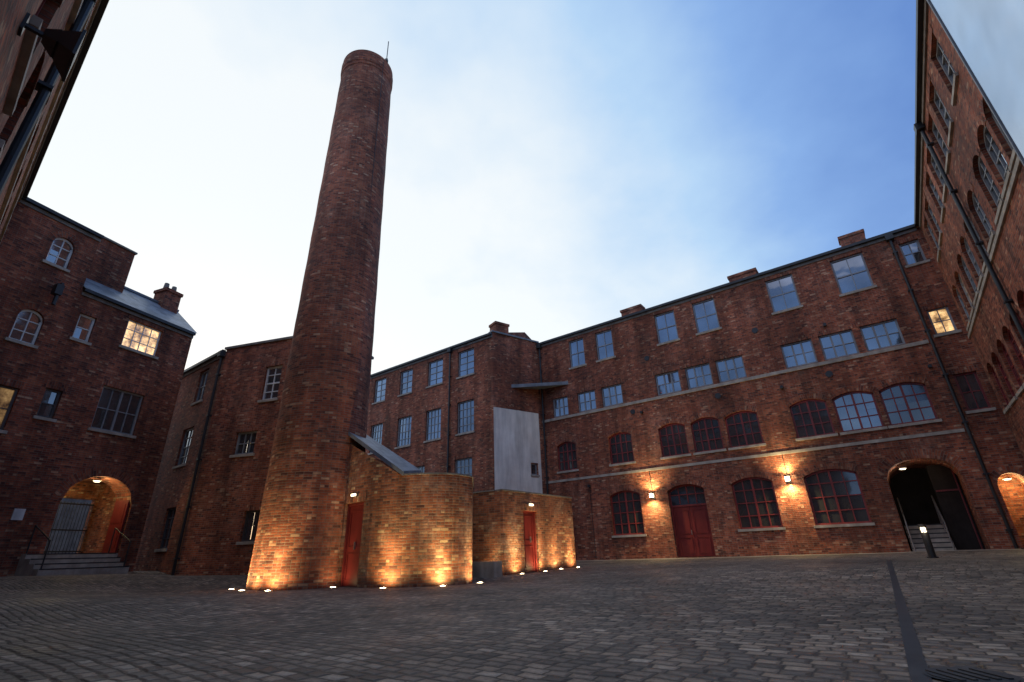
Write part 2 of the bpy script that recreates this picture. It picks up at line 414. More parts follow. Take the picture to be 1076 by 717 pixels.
# ------------------------------------------------------------ ground height
CP=[((0,0),0),((-3,8),0),((4,8),.06),((-6.4,15),-.01),((-8.2,15.2),.02),((-1.3,14.8),.0),((-3,13.5),0),((0,18),.08),((2,20.5),.14),((6.9,24.8),.27),((12,21),.3),((16,18.2),.33),((0,27),.27),((-5,30),.3),
((-14.9,20.4),.53),((-16,17),.54),((-17.4,13.6),.56),((-13.6,17.6),.5),((-12.8,19.8),.3),((-9.7,18.9),.3),((9,13),.28),((10,8),.2),((5,1),.05),((-5,4),.12),((-10,8),.3)]
def G(x,y):
    sw=sz=0
    for (a,b),z in CP:
        w=1/((x-a)**2+(y-b)**2+.6)**1.6; sw+=w; sz+=w*z
    return sz/sw
def build_ground():
    cs=lambda a,b,st:[a+i*st for i in range(int(round((b-a)/st))+1)]
    xs=[-900,-300,-120,-60,-35]+cs(-24,24,.8)+[35,60,120,300,900]
    ys=[-900,-300,-120,-60,-30,-12]+cs(-4,34,.8)+[45,70,120,300,900]
    v=[(x,y,G(x,y)) for y in ys for x in xs]; nx=len(xs)
    f=[(j*nx+i,j*nx+i+1,(j+1)*nx+i+1,(j+1)*nx+i) for j in range(len(ys)-1) for i in range(nx-1)]
    me=D.meshes.new('cobbled_ground'); me.from_pydata(v,[],f); me.materials.append(M['setts'])
    for p in me.polygons: p.use_smooth=True
    o=D.objects.new('cobbled_ground',me); scene.collection.objects.link(o)
build_ground()
def strip(name,mat,p0,p1,w,lift,st=.4):
    p0=Vector((*p0,0));p1=Vector((*p1,0)); d=(p1-p0); L=d.length; d.normalize(); n=Vector((-d.y,d.x,0))
    mb=MB(); k=int(L/st); 
    for i in range(k):
        a=p0+d*(L*i/k); c=p0+d*(L*(i+1)/k)
        cols=5 if w>.4 else 1
        for j in range(cols):
            w0=-w/2+w*j/cols; w1=-w/2+w*(j+1)/cols
            pts=[a+n*w0,c+n*w0,c+n*w1,a+n*w1]
            mb.face([(p.x,p.y,G(p.x,p.y)+lift) for p in pts],[(L*i/k,w0),(L*(i+1)/k,w0),(L*(i+1)/k,w1),(L*i/k,w1)])
    return mb.make(name,M[mat])

# ------------------------------------------------------------ building A (+C, D)
PC=(17.49,17.18)
ZE=13.0
bA=Bld('brick_mill_building')
FA=Frame((17.13,17.45),AD)
if FA.n.y>0: FA.n=-FA.n
ops=[]
for a,c in ((15.94,16.97),(14.06,15.14),(10.33,11.45),(8.21,9.35),(4.56,5.74),(1.73,2.97)):
    ops.append(dict(s0=a,s1=c,z0=10.82,z1=12.58,fr='fr_grey',panes=(2,2),sash=True,gl='glass_b',hh=.2))
for i,(a,c) in enumerate(((17.34,18.39),(15.52,16.68),(13.88,15.12),(10.65,11.93),(9.07,10.32),(7.52,8.79),(4.57,5.83),(3.02,4.29),(1.44,2.74))):
    ops.append(dict(s0=a,s1=c,z0=8.02,z1=9.18,fr='fr_grey',panes=(3,2),thick=(1,2),gl='glass_b',sill=False,hh=.2))
for i,(a,c) in enumerate(((17.05,18.3),(13.68,15.02),(10.82,12.19),(9.18,10.54),(7.47,8.92),(4.71,6.13),(3.03,4.48),(1.34,2.84))):
    ops.append(dict(s0=a,s1=c,z0=4.86,z1=6.5,rise=.2,fr='fr_red',panes=(4,3),thick=(2,),bar=.04,gl='glass_lo' if i not in (2,6) else 'glass'))
for i,(a,c) in enumerate(((13.62,15.3),(7.5,9.22),(4.4,6.3))):
    ops.append(dict(s0=a,s1=c,z0=1.36,z1=3.5,rise=.22,fr='fr_red',panes=(4,4),thick=(2,),bar=.04,gl='glass_lo'))
ops.append(dict(s0=10.45,s1=12.2,z0=.3,z1=3.5,rise=.25,kind='door',dh=2.2,fr='fr_red',panes=(4,2),gl='glass_lo',sill=False,depth=.2,bar=.04))
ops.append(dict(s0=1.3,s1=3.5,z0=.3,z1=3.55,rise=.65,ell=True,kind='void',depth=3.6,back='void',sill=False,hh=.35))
ops.append(dict(s0=17.55,s1=18.35,z0=.28,z1=2.4,kind='door',dh=2.02,sill=False))
for z0,z1,gl in ((11.3,12.4,'glass'),(8.1,9.2,'glass_lit'),(5.0,6.45,'glass_lo')):
    ops.append(dict(s0=-.22,s1=.45,z0=z0,z1=z1,fr='fr_red' if z0<6 else 'fr_grey',panes=(2,2),gl=gl,hh=.2))
ops.append(dict(s0=-.33,s1=.48,z0=.3,z1=2.75,rise=.4,ell=True,kind='void',depth=1.4,back='brickE',sill=False))
wall(bA,FA,-.45,19.25,-.3,ZE-.02,ops)
roof(bA,FA,-.45,19.25,ZE,ends=(False,True)); gutter(bA,FA,-.3,19.2,ZE)
sc=bA.p('stone_string_course','stone'); box(sc,FA,.75,19.2,-.02,.055,7.84,7.985)
box(sc,FA,.75,19.2,-.015,.03,4.3,4.42)
downpipe(bA,FA,.66,.3,ZE-.1); downpipe(bA,FA,19.05,.3,ZE-.1)
stack(bA,FA,13.4,-1.8,1.3,13.0,14.3); stack(bA,FA,6.9,-1.9,1.4,13,14.3); stack(bA,FA,1.75,-2.0,1.0,13,14.55)
fit=bA.p('wall_fittings','metal')
for s,z in ((12.9,7.3),(6.2,7.2),(1.0,6.9),(16.4,3.9),(3.9,9.6)): box(fit,FA,s-.06,s+.06,.0,.14,z-.05,z+.07)
for s,za,zb in ((16.4,.3,3.9),(6.87,3.4,4.3),(12.95,3.3,4.3)): tube(bA.p('conduits','metal'),FA(s,.025,za),FA(s,.025,zb),.014,6)
for s,z in ((8.98,7.4),(4.3,7.4),(13.4,7.45),(12.2,10.2),(6.7,10.2)): tube(bA.p('pattress_plates','metal'),FA(s,.0,z),FA(s,.035,z),.14,14)
st=bA.p('entrance_steps','stone'); ns=bA.p('entrance_step_shade_strips','metal')  # thin dark strips added at step edges, standing in for a gap shadow
for i in range(6):
    z=.45+.16*i; of=-.1-.29*i
    box(st,FA,2.2,3.44,of-.29-(1.3 if i==5 else 0),of,.28,z); box(ns,FA,2.21,3.43,of-.05,of+.004,z-.035,z+.004)
rl=bA.p('entrance_handrails','steel')
for s in (2.27,3.37):
    tube(rl,FA(s,.15,1.25),FA(s,-1.85,2.3),.024); tube(rl,FA(s,.15,.3),FA(s,.15,1.25),.024); tube(rl,FA(s,-1.85,1.2),FA(s,-1.85,2.3),.024); tube(rl,FA(s,-1.0,.8),FA(s,-1.0,1.85),.018)
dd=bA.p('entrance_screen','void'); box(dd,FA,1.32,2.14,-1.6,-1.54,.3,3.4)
box(bA.p('window_frames_fr_red','fr_red'),FA,1.38,1.42,-1.53,-1.5,.3,3.2); box(bA.p('window_frames_fr_red','fr_red'),FA,1.42,2.1,-1.53,-1.5,2.4,2.46)
# C & D
FC=Frame((-1.2,26.87),AD)
if FC.n.y>0: FC.n=-FC.n
ops=[]
for a,c in ((9.74,11.0),(6.99,8.26),(4.13,5.5),(1.46,2.81)):
    ops.append(dict(s0=a,s1=c,z0=10.8,z1=12.52,fr='fr_grey',panes=(2,4),sash=True,gl='glass_b',hh=.2))
for a,c in ((9.74,11.0),(6.85,8.2),(4.17,5.5),(1.46,2.81)):
    ops.append(dict(s0=a,s1=c,z0=7.25,z1=9.2,fr='fr_grey',panes=(4,4),gl='glass',hh=.2))
for a,c in ((9.74,11.0),(5.44,6.75),(1.6,2.95)):
    ops.append(dict(s0=a,s1=c,z0=4.0,z1=5.8,fr='fr_grey',panes=(4,4),gl='glass_lo',hh=.2))
wall(bA,FC,0,13.5,-.3,ZE-.02,ops); gutter(bA,FC,-.02,13.5,ZE); roof(bA,FC,0,13.5,ZE,ends=(True,True))
downpipe(bA,FC,3.4,3,ZE-.1)
FD=Frame((-1.2,26.87),(2.87,1.97),flip=False)
if FD.n.y>0: FD.n=-FD.n
wall(bA,FD,0,3.48,-.3,ZE+.1,[dict(s0=2.5,s1=2.95,z0=4.75,z1=5.4,fr='fr_grey',panes=(1,1),head=False)])
rn=bA.p('cement_render_panel','render')
for (a,c,e,g) in ((.02,2.46,3.4,8.4),(2.46,2.99,3.4,4.62),(2.46,2.99,5.43,8.4),(2.99,3.2,3.4,8.4)): box(rn,FD,a,c,.0,.02,e,g)
stack(bA,FD,.75,.0,.95,12.9,13.75,dep=.7)
ld=bA.p('lead_canopy','lead'); 
tri=[FD(1.3,.0,0),FA(17.2,.0,0),FD(3.45,0,0)]
top=[(p[0],p[1],9.95+.1*i) for i,p in enumerate(tri)]; bot=[(p[0],p[1],9.75+.1*i) for i,p in enumerate(tri)]
ld.face(top); ld.face(bot)
for i in range(3): j=(i+1)%3; ld.face([bot[i],bot[j],top[j],top[i]])
box(bA.p('parapet_coping','lead'),FD,-.05,3.5,-.35,.08,ZE+.1,ZE+.2)
rf=bA.p('slate_roof','slate'); rf.face([FD(0,-.3,13.15),FD(3.48,-.3,13.15),FD(3.48,-5,13.15),FD(0,-5,13.15)])
bA.done()

# ------------------------------------------------------------ building B (right)
bB=Bld('brick_mill_building')
FB=Frame(PC,(-.595,-.803))
if FB.n.x>0: FB.n=-FB.n
ops=[]
def pan(c,w,z0,z1,**k): return dict(s0=c-w/2,s1=c+w/2,z0=z0,z1=z1,**k)
top=[1.2,2.6,4.4,5.8,7.5,8.9,10.65]
for i,c in enumerate(top): ops.append(pan(c,.95,10.9,12.45,fr='fr_grey',panes=(2,4),sash=True,gl='glass_b',hh=.2))
mid=[1.0,2.3,3.7,5.0,6.4,7.75,9.4,10.6,11.8]
for i,c in enumerate(mid): ops.append(pan(c,.98,7.95,9.55,rise=.3,fr='fr_grey',panes=(3,4),gl='glass_b' if i!=1 else 'glass_w'))
for i,c in enumerate(mid): ops.append(pan(c,1.0,4.75,6.4,rise=.28,fr='fr_red',panes=(3,4),bar=.045,gl='glass_lo' if i in(0,3,6) else 'glass'))
for i,c in enumerate([2.3,5.0,7.75,10.6]): ops.append(pan(c,1.15,1.3,3.3,rise=.28,fr='fr_red',panes=(4,4),bar=.045,gl='glass_lo'))
wall(bB,FB,0,22.5,-.3,ZE-.02,ops)
gutter(bB,FB,.2,22.5,ZE); roof(bB,FB,-3,22.5,ZE,ends=(True,True))
box(bB.p('stone_string_course','stone'),FB,.06,12.4,-.02,.05,7.68,7.8)
downpipe(bB,FB,6.95,.3,ZE-.1)
gb=bB.p('glazed_bay_glass','glass_bay')
S0=13.2
gb.face([FB(S0,.42,.2),FB(S0+9,.42,.2),FB(S0+9,.42,12.5),FB(S0,.42,12.5)])
gb.face([FB(S0,.02,.2),FB(S0,.42,.2),FB(S0,.42,12.5),FB(S0,.02,12.5)])
fb=bB.p('glazed_bay_frame','lead'); box(fb,FB,S0-.03,S0+.02,.38,.44,.2,12.5); box(fb,FB,S0,S0+9,.1,.46,.02,.195); box(fb,FB,S0,S0+9,.0,.46,12.505,12.6)
bB.done()

# ------------------------------------------------------------ building G (left, archway)
bG=Bld('brick_archway_building')
FG=Frame((-14.9,20.5),(-.348,-.937))
if FG.n.x<0: FG.n=-FG.n
ops=[dict(s0=1.34,s1=2.77,z0=8.92,z1=10.15,fr='fr_white',panes=(4,3),gl='glass_lit',hh=.15),
 dict(s0=1.34,s1=2.91,z0=5.5,z1=7.2,fr='fr_grey',panes=(4,2),gl='glass_lo',thick=(2,)),
 dict(s0=3.86,s1=4.42,z0=8.6,z1=9.65,fr='fr_white',panes=(1,2),gl='glass_b',hh=.15),
 dict(s0=4.11,s1=4.62,z0=5.55,z1=6.6,fr='fr_dark',panes=(1,2),gl='glass'),
 dict(s0=.7,s1=3.1,z0=.5,z1=3.85,rise=1.0,ell=True,kind='void',depth=.9,sill=False,hh=.35,innerarch=True)]
wall(bG,FG,0,4.64,-.3,10.55,ops,'brickL')
ops=[dict(s0=5.3,s1=6.0,z0=11.05,z1=12.25,rise=.34,ell=True,fr='fr_white',panes=(2,3),gl='glass_b'),
 dict(s0=5.36,s1=6.11,z0=7.9,z1=9.15,rise=.35,ell=True,fr='fr_white',panes=(2,3),gl='glass_b'),
 dict(s0=5.3,s1=6.5,z0=4.9,z1=6.35,fr='fr_dark',panes=(2,2),gl='glass_w')]
wall(bG,FG,4.64,8.3,-.3,12.95,ops,'brickL')
gutter(bG,FG,0,4.62,10.57)
rm=bG.p('slate_roof','slate')
rm.face([FG(-.1,.15,10.6),FG(4.64,.15,10.6),FG(4.64,-1.7,12.15),FG(-.1,-1.7,12.15)],[(0,0),(4.7,0),(4.7,2.5),(0,2.5)])
rm.face([FG(-.1,-3.6,10.6),FG(4.64,-3.6,10.6),FG(4.64,-1.7,12.15),FG(-.1,-1.7,12.15)],[(0,0),(4.7,0),(4.7,2.5),(0,2.5)])
box(bG.p('ridge_tiles','lead'),FG,-.1,2.75,-1.78,-1.62,12.13,12.23)
wl=bG.p('brick_walls_brickL','brickL')
wl.face([FG(0,0,-.3),FG(0,-3.6,-.3),FG(0,-3.6,10.6),FG(0,-1.7,12.1),FG(0,0,10.6)],[(0,-.3),(3.6,-.3),(3.6,10.6),(1.7,12.1),(0,10.6)])
box(wl,FG,4.645,8.3,-6.5,-.15,4.2,12.94)
wl.face([FG(4.643,0,10.4),FG(4.643,-.2,10.4),FG(4.643,-.2,12.95),FG(4.643,0,12.95)],[(0,10.4),(.2,10.4),(.2,12.95),(0,12.95)])
box(wl,FG,2.8,4.64,-6.5,-1.0,4.2,13.55)
gutter(bG,FG,4.64,8.3,12.97)
box(bG.p('parapet_coping','coping'),FG,4.66,8.3,-6.5,-.1,12.97,13.05)
box(bG.p('parapet_coping','coping'),FG,2.75,4.65,-6.55,-.93,13.55,13.63)
stack(bG,FG,.55,-1.3,.75,11.3,12.75,dep=.8,pots=2,brick='brickL')
# entrance hall behind the arch
stp=bG.p('entrance_steps','stone'); ns=bG.p('entrance_step_shade_strips','metal')  # same added dark strips stand in for shadow under each step edge
box(stp,FG,.705,3.095,-.9,-.02,.3,1.18); box(stp,FG,.03,3.4,-14,-.903,.3,1.18)
for i in range(4):
    z=.56+.155*(i+1); oo=.3*(3-i)+.28
    box(stp,FG,.95+.001*i,3.7-.001*i,.003,oo,.3,z); box(ns,FG,.96,3.69,oo-.04,oo+.004,z-.03,z+.004)
hl=bG.p('entrance_hall_walls','brickE')
hl.face([FG(.03,-.9,1.18),FG(.03,-3.3,1.18),FG(.03,-3.3,4.0),FG(.03,-.9,4.0)],[(0,1.18),(2.4,1.18),(2.4,4),(0,4)])
hl.face([FG(3.4,-.9,1.18),FG(3.4,-3.3,1.18),FG(3.4,-3.3,4.0),FG(3.4,-.9,4.0)],[(0,1.18),(2.4,1.18),(2.4,4),(0,4)])
for a,c,e,g in ((.03,.705,1.18,4.0),(3.095,3.4,1.18,4.0)): hl.face([FG(a,-.903,e),FG(c,-.903,e),FG(c,-.903,g),FG(a,-.903,g)],[(a,e),(c,e),(c,g),(a,g)])
for a,c,e,g in ((.03,.15,1.18,4.0),(1.55,3.4,1.18,4.0),(.15,1.55,3.35,4.0)): box(hl,FG,a,c,-3.5,-3.3,e,g)
hl.face([FG(.03,-.9,4.0),FG(3.4,-.9,4.0),FG(3.4,-3.5,4.0),FG(.03,-3.5,4.0)],[(0,0),(3.4,0),(3.4,2.6),(0,2.6)])
dm=bG.p('door_leaves','door'); box(dm,FG,.74,.8,-.85,-.08,1.2,3.1)
for z0_,z1_ in ((1.35,2.1),(2.25,2.95)): box(dm,FG,.802,.815,-.75,-.18,z0_,z1_)
box(bG.p('street_wall','coping'),FG,-6,9,-14.2,-14.0,-.3,6.0)
gt=bG.p('iron_gate','metal')
for i in range(12): tube(gt,FG(.2+i*.118,-3.25,1.18),FG(.2+i*.118,-3.25,3.2),.014,6)
for z in (1.3,2.1,3.1): box(gt,FG,.15,1.55,-3.27,-3.23,z,z+.05)
for s in (1.1,3.6): 
    tube(gt,FG(s,.06,1.15),FG(s,.06,2.05),.022); tube(gt,FG(s,1.1,.6),FG(s,1.1,1.55),.022); tube(gt,FG(s,.06,2.05),FG(s,1.1,1.55),.022)
br=bG.p('hoist_bracket','metal'); box(br,FG,5.42,5.5,.0,.5,10.2,10.28); box(br,FG,5.38,5.6,.25,.5,9.8,10.2); tube(br,FG(5.47,.4,9.4),FG(5.47,.4,9.8),.06)
box(bG.p('wall_plaque','fr_white'),FG,4.0,4.3,.002,.03,2.2,2.55)
bG.done()

# ------------------------------------------------------------ building H
bH=Bld('brick_workshop_building')
FH=Frame((-12.84,20),AD)
if FH.n.y>0: FH.n=-FH.n
wall(bH,FH,0,5,-.3,9.42,[dict(s0=1.45,s1=2.4,z0=7.45,z1=9.0,fr='fr_grey',panes=(2,2),sash=True,gl='glass',hh=.2),
 dict(s0=1.65,s1=2.75,z0=4.65,z1=6.3,fr='fr_grey',panes=(2,4),gl='glass',hh=.2),dict(s0=1.5,s1=2.5,z0=1.3,z1=2.9,fr='fr_dark',panes=(2,4),gl='glass',hh=.2)],'brickL')
gutter(bH,FH,0,5,9.44)
FH2=Frame((-12.84,20),(.963,-.27))
if FH2.n.y>0: FH2.n=-FH2.n
wall(bH,FH2,0,5,-.3,9.5,[dict(s0=2.38,s1=3.2,z0=6.85,z1=8.35,fr='fr_white',panes=(2,4),sash=True,gl='glass_b',hh=.2),
 dict(s0=1.5,s1=2.5,z0=4.66,z1=5.6,fr='fr_grey',panes=(3,2),gl='glass_lo',hh=.2),dict(s0=2.6,s1=3.3,z0=1.4,z1=2.5,fr='fr_dark',panes=(1,1),gl='glass',hh=.2)],'brick')
wall(bH,FH2,5,7.4,-.3,8.1,[],'brick')
w=bH.p('brick_walls_brick','brick'); q=FH2(7.4,0,0); BK=(-8.9,23.3); q5=FH2(5,0,0)
w.face([(q[0],q[1],-.3),(*BK,-.3),(*BK,8.1),(q[0],q[1],8.1)],[(0,-.3),(5,-.3),(5,8.1),(0,8.1)])
w.face([(q5[0],q5[1],8.1),(*BK,8.1),(*BK,9.5),(q5[0],q5[1],9.5)],[(0,8.1),(5,8.1),(5,9.5),(0,9.5)])
box(bH.p('parapet_coping','coping'),FH2,-.06,5.05,-.3,.07,9.5,9.6); box(bH.p('parapet_coping','coping'),FH2,5.05,7.4,-.3,.04,8.1,8.2)
rr=bH.p('slate_roof','slate'); rr.face([FH2(0,-.2,9.45),FH2(5,-.2,9.45),(*BK,9.45),FH(5,0,9.45)]); rr.face([FH2(5,-.2,8.05),FH2(7.2,-.2,8.05),(*BK,8.05)])
downpipe(bH,FH,.12,.3,9.4)
bH.done()

# ------------------------------------------------------------ building F (near left)
bF=Bld('brick_mill_building')
FF=Frame((-17.6,13.76),(.775,-.632))
if FF.n.y<0: FF.n=-FF.n
ops=[]
for i in range(9):
    c=2.0+i*1.9
    ops.append(pan(c,1.1,10.9,12.4,fr='fr_dark',panes=(2,2),sash=True,gl='glass_lo',hh=.2))
    ops.append(pan(c,1.15,7.9,9.4,rise=.2,fr='fr_dark',panes=(4,3),gl='glass_lo'))
    ops.append(pan(c,1.15,4.8,6.4,rise=.2,fr='fr_red',panes=(4,3),gl='glass_lo'))
wall(bF,FF,0,19.9,-.3,ZE-.02,ops,'brick'); gutter(bF,FF,0,19.9,ZE); roof(bF,FF,0,19.9,ZE,ends=(True,True),brick='brick')
box(bF.p('stone_string_course','stone'),FF,0,19.9,-.02,.06,7.7,7.85); box(bF.p('stone_string_course','stone'),FF,0,19.9,-.02,.06,10.6,10.72)
downpipe(bF,FF,14.9,.3,ZE-.1)
bF.done()

# ------------------------------------------------------------ chimney
ch=empty('brick_chimney_stack',(0,0,0))
cx,cy=-6.42,15.96
prof=[(-.3,1.52),(0,1.5)]
for i in range(1,41): z=21.0*i/40; prof.append((z,1.5-(1.5-1.13)*(z/21.0)+.006*math.sin(i*1.7)))
prof+= [(21.03,1.15),(21.2,1.15),(21.22,1.17),(21.62,1.17),(21.64,1.15),(21.9,1.14),(21.92,1.1),(21.9,.8),(20.5,.78)]
mb=MB(); n=72; UL=37*.222; arc=0
for k in range(len(prof)-1):
    (za,ra),(zb,rb)=prof[k],prof[k+1]; dl=math.hypot(zb-za,rb-ra)
    for i in range(n):
        t0,t1=2*math.pi*i/n,2*math.pi*(i+1)/n
        u0,u1=UL*i/n,UL*(i+1)/n
        P=lambda t,r,z:(cx+r*math.cos(t),cy+r*math.sin(t),z)
        mb.face([P(t0,ra,za),P(t1,ra,za),P(t1,rb,zb),P(t0,rb,zb)],[(u0,arc),(u1,arc),(u1,arc+dl),(u0,arc+dl)])
    arc+=dl
mb.make('brick_shaft',M['brickC'],ch)
mb=MB(); a=(cx+1.0,cy-.5)
tube(mb,(a[0],a[1],21.3),(a[0],a[1],23.3),.022,6); box(mb,Frame(a,(1,0)),-.06,.06,-.06,.06,21.9,22.05)
tube(mb,(cx+1.13,cy-.75,0),(cx+.95,cy-.72,21.6),.012,5)
mb.make('lightning_rod',M['metal'],ch)

# ------------------------------------------------------------ outbuildings
b1=Bld('brick_outbuilding')
P=[(-5.2,15.2),(-4.05,14.2),(-3.3,13.92),(-2.45,13.85),(-1.75,14.1),(-1.31,14.75),(-1.5,17.2),(-5.4,18.2)]
def topz(x): return 2.8 if x>-3.2 else 2.8+(-3.2-x)*.62
F1=Frame(P[0],(P[1][0]-P[0][0],P[1][1]-P[0][1]))
if F1.n.y>0: F1.n=-F1.n
Ld=math.hypot(P[1][0]-P[0][0],P[1][1]-P[0][1])
wall(b1,F1,-.35,Ld,-.3,2.6,[dict(s0=.12,s1=1.1,z0=0,z1=2.22,kind='door',dh=2.14,sill=False,depth=.12)],'brickE')
w=b1.p('brick_walls_brickE','brickE')
z0a=topz(P[0][0]-.25); w.face([F1(-.35,0,2.6),F1(Ld,0,2.6),F1(Ld,0,topz(P[1][0])),F1(-.35,0,z0a)],[(-.35,2.6),(Ld,2.6),(Ld,3.3),(-.35,z0a)])
acc=Ld
def cat(p0,p1,p2,p3,t):
    return tuple(.5*((2*b)+(-a+c)*t+(2*a-5*b+4*c-d)*t*t+(-a+3*b-3*c+d)*t**3) for a,b,c,d in zip(p0,p1,p2,p3))
crv=[P[1]]
for k in range(1,5):
    pp=[P[k-1] if k>1 else (-4.5,14.5),P[k],P[k+1],P[k+2] if k<4 else (-1.2,15.4)]
    for j in range(1,7): crv.append(cat(*pp,j/6))
cop=b1.p('wall_coping','coping')
crv+= [P[6],P[7],P[0]]
for k in range(len(crv)-1):
    a,c=crv[k],crv[k+1]; L=math.hypot(c[0]-a[0],c[1]-a[1])
    w.face([(a[0],a[1],-.3),(c[0],c[1],-.3),(c[0],c[1],topz(c[0])),(a[0],a[1],topz(a[0]))],[(acc,-.3),(acc+L,-.3),(acc+L,topz(c[0])),(acc,topz(a[0]))]); acc+=L
    if k<25 and a[0]>-3.25:
        q=[Vector((*a,0)),Vector((*c,0))]; dn=(q[1]-q[0]).normalized(); nn=Vector((dn.y,-dn.x,0))
        pts=[q[0]+nn*.025,q[1]+nn*.025,q[1]-nn*.3,q[0]-nn*.3]
        lo=[(p.x,p.y,2.803) for p in pts]; hi=[(p.x,p.y,2.85) for p in pts]
        cop.face(hi); cop.face(lo); cop.face([lo[0],lo[1],hi[1],hi[0]]); cop.face([lo[3],lo[2],hi[2],hi[3]])
fl=b1.p('flat_roof','lead'); fl.face([(p[0],p[1],2.75) for p in crv if p[0]>-3.3]+[(-3.3,17.7,2.75)])
sl=b1.p('slate_roof','slate')
def rp(x,y,lift): return (x,y,topz(min(x,-3.2))+lift+(y-13.9)*.16)
A1,B1,C1,D1=(-5.75,15.45),(-3.15,13.75),(-3.15,16.4),(-5.75,17.4)
for lift in (.03,.12):
    sl.face([rp(*A1,lift),rp(*B1,lift),rp(*C1,lift),rp(*D1,lift)],[(0,0),(0,3.1),(3.4,3.1),(2.4,0)])
ld=b1.p('lead_verge','lead'); 
for a,c in ((A1,B1),(B1,C1)): ld.face([rp(*a,.0),rp(*c,.0),rp(*c,.125),rp(*a,.125)])
b1.done()
b2=Bld('brick_outbuilding')
F2=Frame((-.5,17.3),(.607,.794))
if F2.n.x<0: F2.n=-F2.n
wall(b2,F2,0,4.47,-.3,2.7,[dict(s0=1.14,s1=1.98,z0=.09,z1=2.1,kind='door',dh=2.0,sill=False,depth=.12)],'brickE')
F3=Frame((-.5,17.3),(-.86,.5))
if F3.n.y>0: F3.n=-F3.n
wall(b2,F3,0,3.5,-.3,2.7,[],'brickE')
w=b2.p('brick_walls_brickE','brickE')
w.face([F2(4.47,0,-.3),F2(4.47,-3.5,-.3),F2(4.47,-3.5,2.7),F2(4.47,0,2.7)],[(0,-.3),(3.5,-.3),(3.5,2.7),(0,2.7)])
cp=b2.p('wall_coping','coping'); box(cp,F2,-.03,4.5,-.3,.03,2.702,2.75); box(cp,F3,.32,3.5,-.3,.03,2.703,2.751)
fl=b2.p('flat_roof','lead'); fl.face([F2(0,0,2.68),F2(4.47,0,2.68),F2(4.47,-3.5,2.68),F3(3.5,0,2.68)])
b2.done()
# stone trough
tr=empty('stone_trough'); mb=MB(); T=Frame((-.55,16.95),(-.86,.5))
if T.n.y>0: T.n=-T.n
for (a,c,o0,o1) in ((0,1.0,0,.08),(0,1.0,.42,.5),(0,.08,.08,.42),(.92,1.0,.08,.42)): box(mb,T,a,c,o0,o1,.02,.5)
box(mb,T,.08,.92,.08,.42,.02,.36)
mb.make('trough_body',M['stone'],tr,bevel=.012)

# ------------------------------------------------------------ paving, channel, manhole
strip('paving','paving',FA(0.6,.75,0)[:2],FA(19,.75,0)[:2],1.45,.008)
strip('drainage_channel','metal',(1.45,2.15),(9.0,13.1),.09,.006)
mh=empty('manhole_cover'); c=(2.36,3.08); gz=G(*c); mb=MB()
tube(mb,(c[0],c[1],gz-.05),(c[0],c[1],gz+.012),.19,36); 
for i in range(-2,3): box(mb,Frame(c,(1,0)),-.03+i*.06,-.005+i*.06,-.12,.12,gz+.012,gz+.018)
mb.make('cover_plate',M['metal'],mh)
mb=MB()
for i in range(36):
    t0,t1=2*math.pi*i/36,2*math.pi*(i+1)/36
    q=[(c[0]+r*math.cos(t),c[1]+r*math.sin(t),gz+.008) for r,t in ((.19,t0),(.19,t1),(.21,t1),(.21,t0))]; mb.face(q)
mb.make('cover_rim',M['metal'],mh)

# ------------------------------------------------------------ lamps
def light(name,kind,loc,energy,col,parent,target=None,size=1.3,blend=1.0,rad=.04):
    l=D.lights.new(name,kind); l.energy=energy; l.color=col; l.shadow_soft_size=rad
    if kind=='SPOT': l.spot_size=size; l.spot_blend=blend
    o=D.objects.new(name,l); scene.collection.objects.link(o); o.location=loc; o.parent=parent
    if target is not None: o.rotation_euler=(Vector(target)-Vector(loc)).to_track_quat('-Z','Y').to_euler()
    return o
WARM=(1,.76,.35)
def uplight(x,y,tx,ty,en=34):
    """recessed ground light at x,y washing the wall point tx,ty"""
    e=empty('ground_uplight'); g=G(x,y)
    mb=MB(); n=20
    for i in range(n):
        t0,t1=2*math.pi*i/n,2*math.pi*(i+1)/n
        for (ra,rb,za,zb) in ((.12,.12,-.02,.02),(.12,.08,.02,.02),(.08,.08,.02,.008)):
            mb.face([(x+ra*math.cos(t0),y+ra*math.sin(t0),g+za),(x+ra*math.cos(t1),y+ra*math.sin(t1),g+za),(x+rb*math.cos(t1),y+rb*math.sin(t1),g+zb),(x+rb*math.cos(t0),y+rb*math.sin(t0),g+zb)])
    mb.make('bezel',M['steel'],e)
    mb=MB(); 
    for i in range(n):
        t0,t1=2*math.pi*i/n,2*math.pi*(i+1)/n
        mb.face([(x,y,g+.03),(x+.085*math.cos(t0),y+.085*math.sin(t0),g+.016),(x+.085*math.cos(t1),y+.085*math.sin(t1),g+.016)])
    mb.make('lens',M['lamp'],e)
    light('lamp','SPOT',(x,y,g+.05),en*1.1,WARM,e,target=(tx,ty,g+1.0),size=2.75,blend=.8)
    light('lamp','SPOT',(x,y,g+.05),en*4.0,WARM,e,target=(x*.25+tx*.75,y*.25+ty*.75,g+2.6),size=1.15,blend=1)
def near_wall(px,py,nx,ny,off=.3,en=34): uplight(px+nx*off,py+ny*off,px,py,en)
for ang,en in ((-150,74),(-122,66),(-95,74),):
    t=math.radians(ang); x,y=cx+1.5*math.cos(t),cy+1.5*math.sin(t); near_wall(x,y,math.cos(t),math.sin(t),.36,en)
near_wall(-4.9,14.95,-.65,-.76,.3,9)
near_wall(-3.35,13.93,-.25,-.97,.36,82); near_wall(-2.05,13.95,.3,-.95,.36,82); near_wall(-1.33,14.7,.85,-.5,.3,46)
for s in (.55,1.9,2.9,4.1):
    p=F2(s,0,0); near_wall(p[0],p[1],F2.n.x,F2.n.y,.3,44)
near_wall(-.8,17.47,F3.n.x,F3.n.y,.3,14)
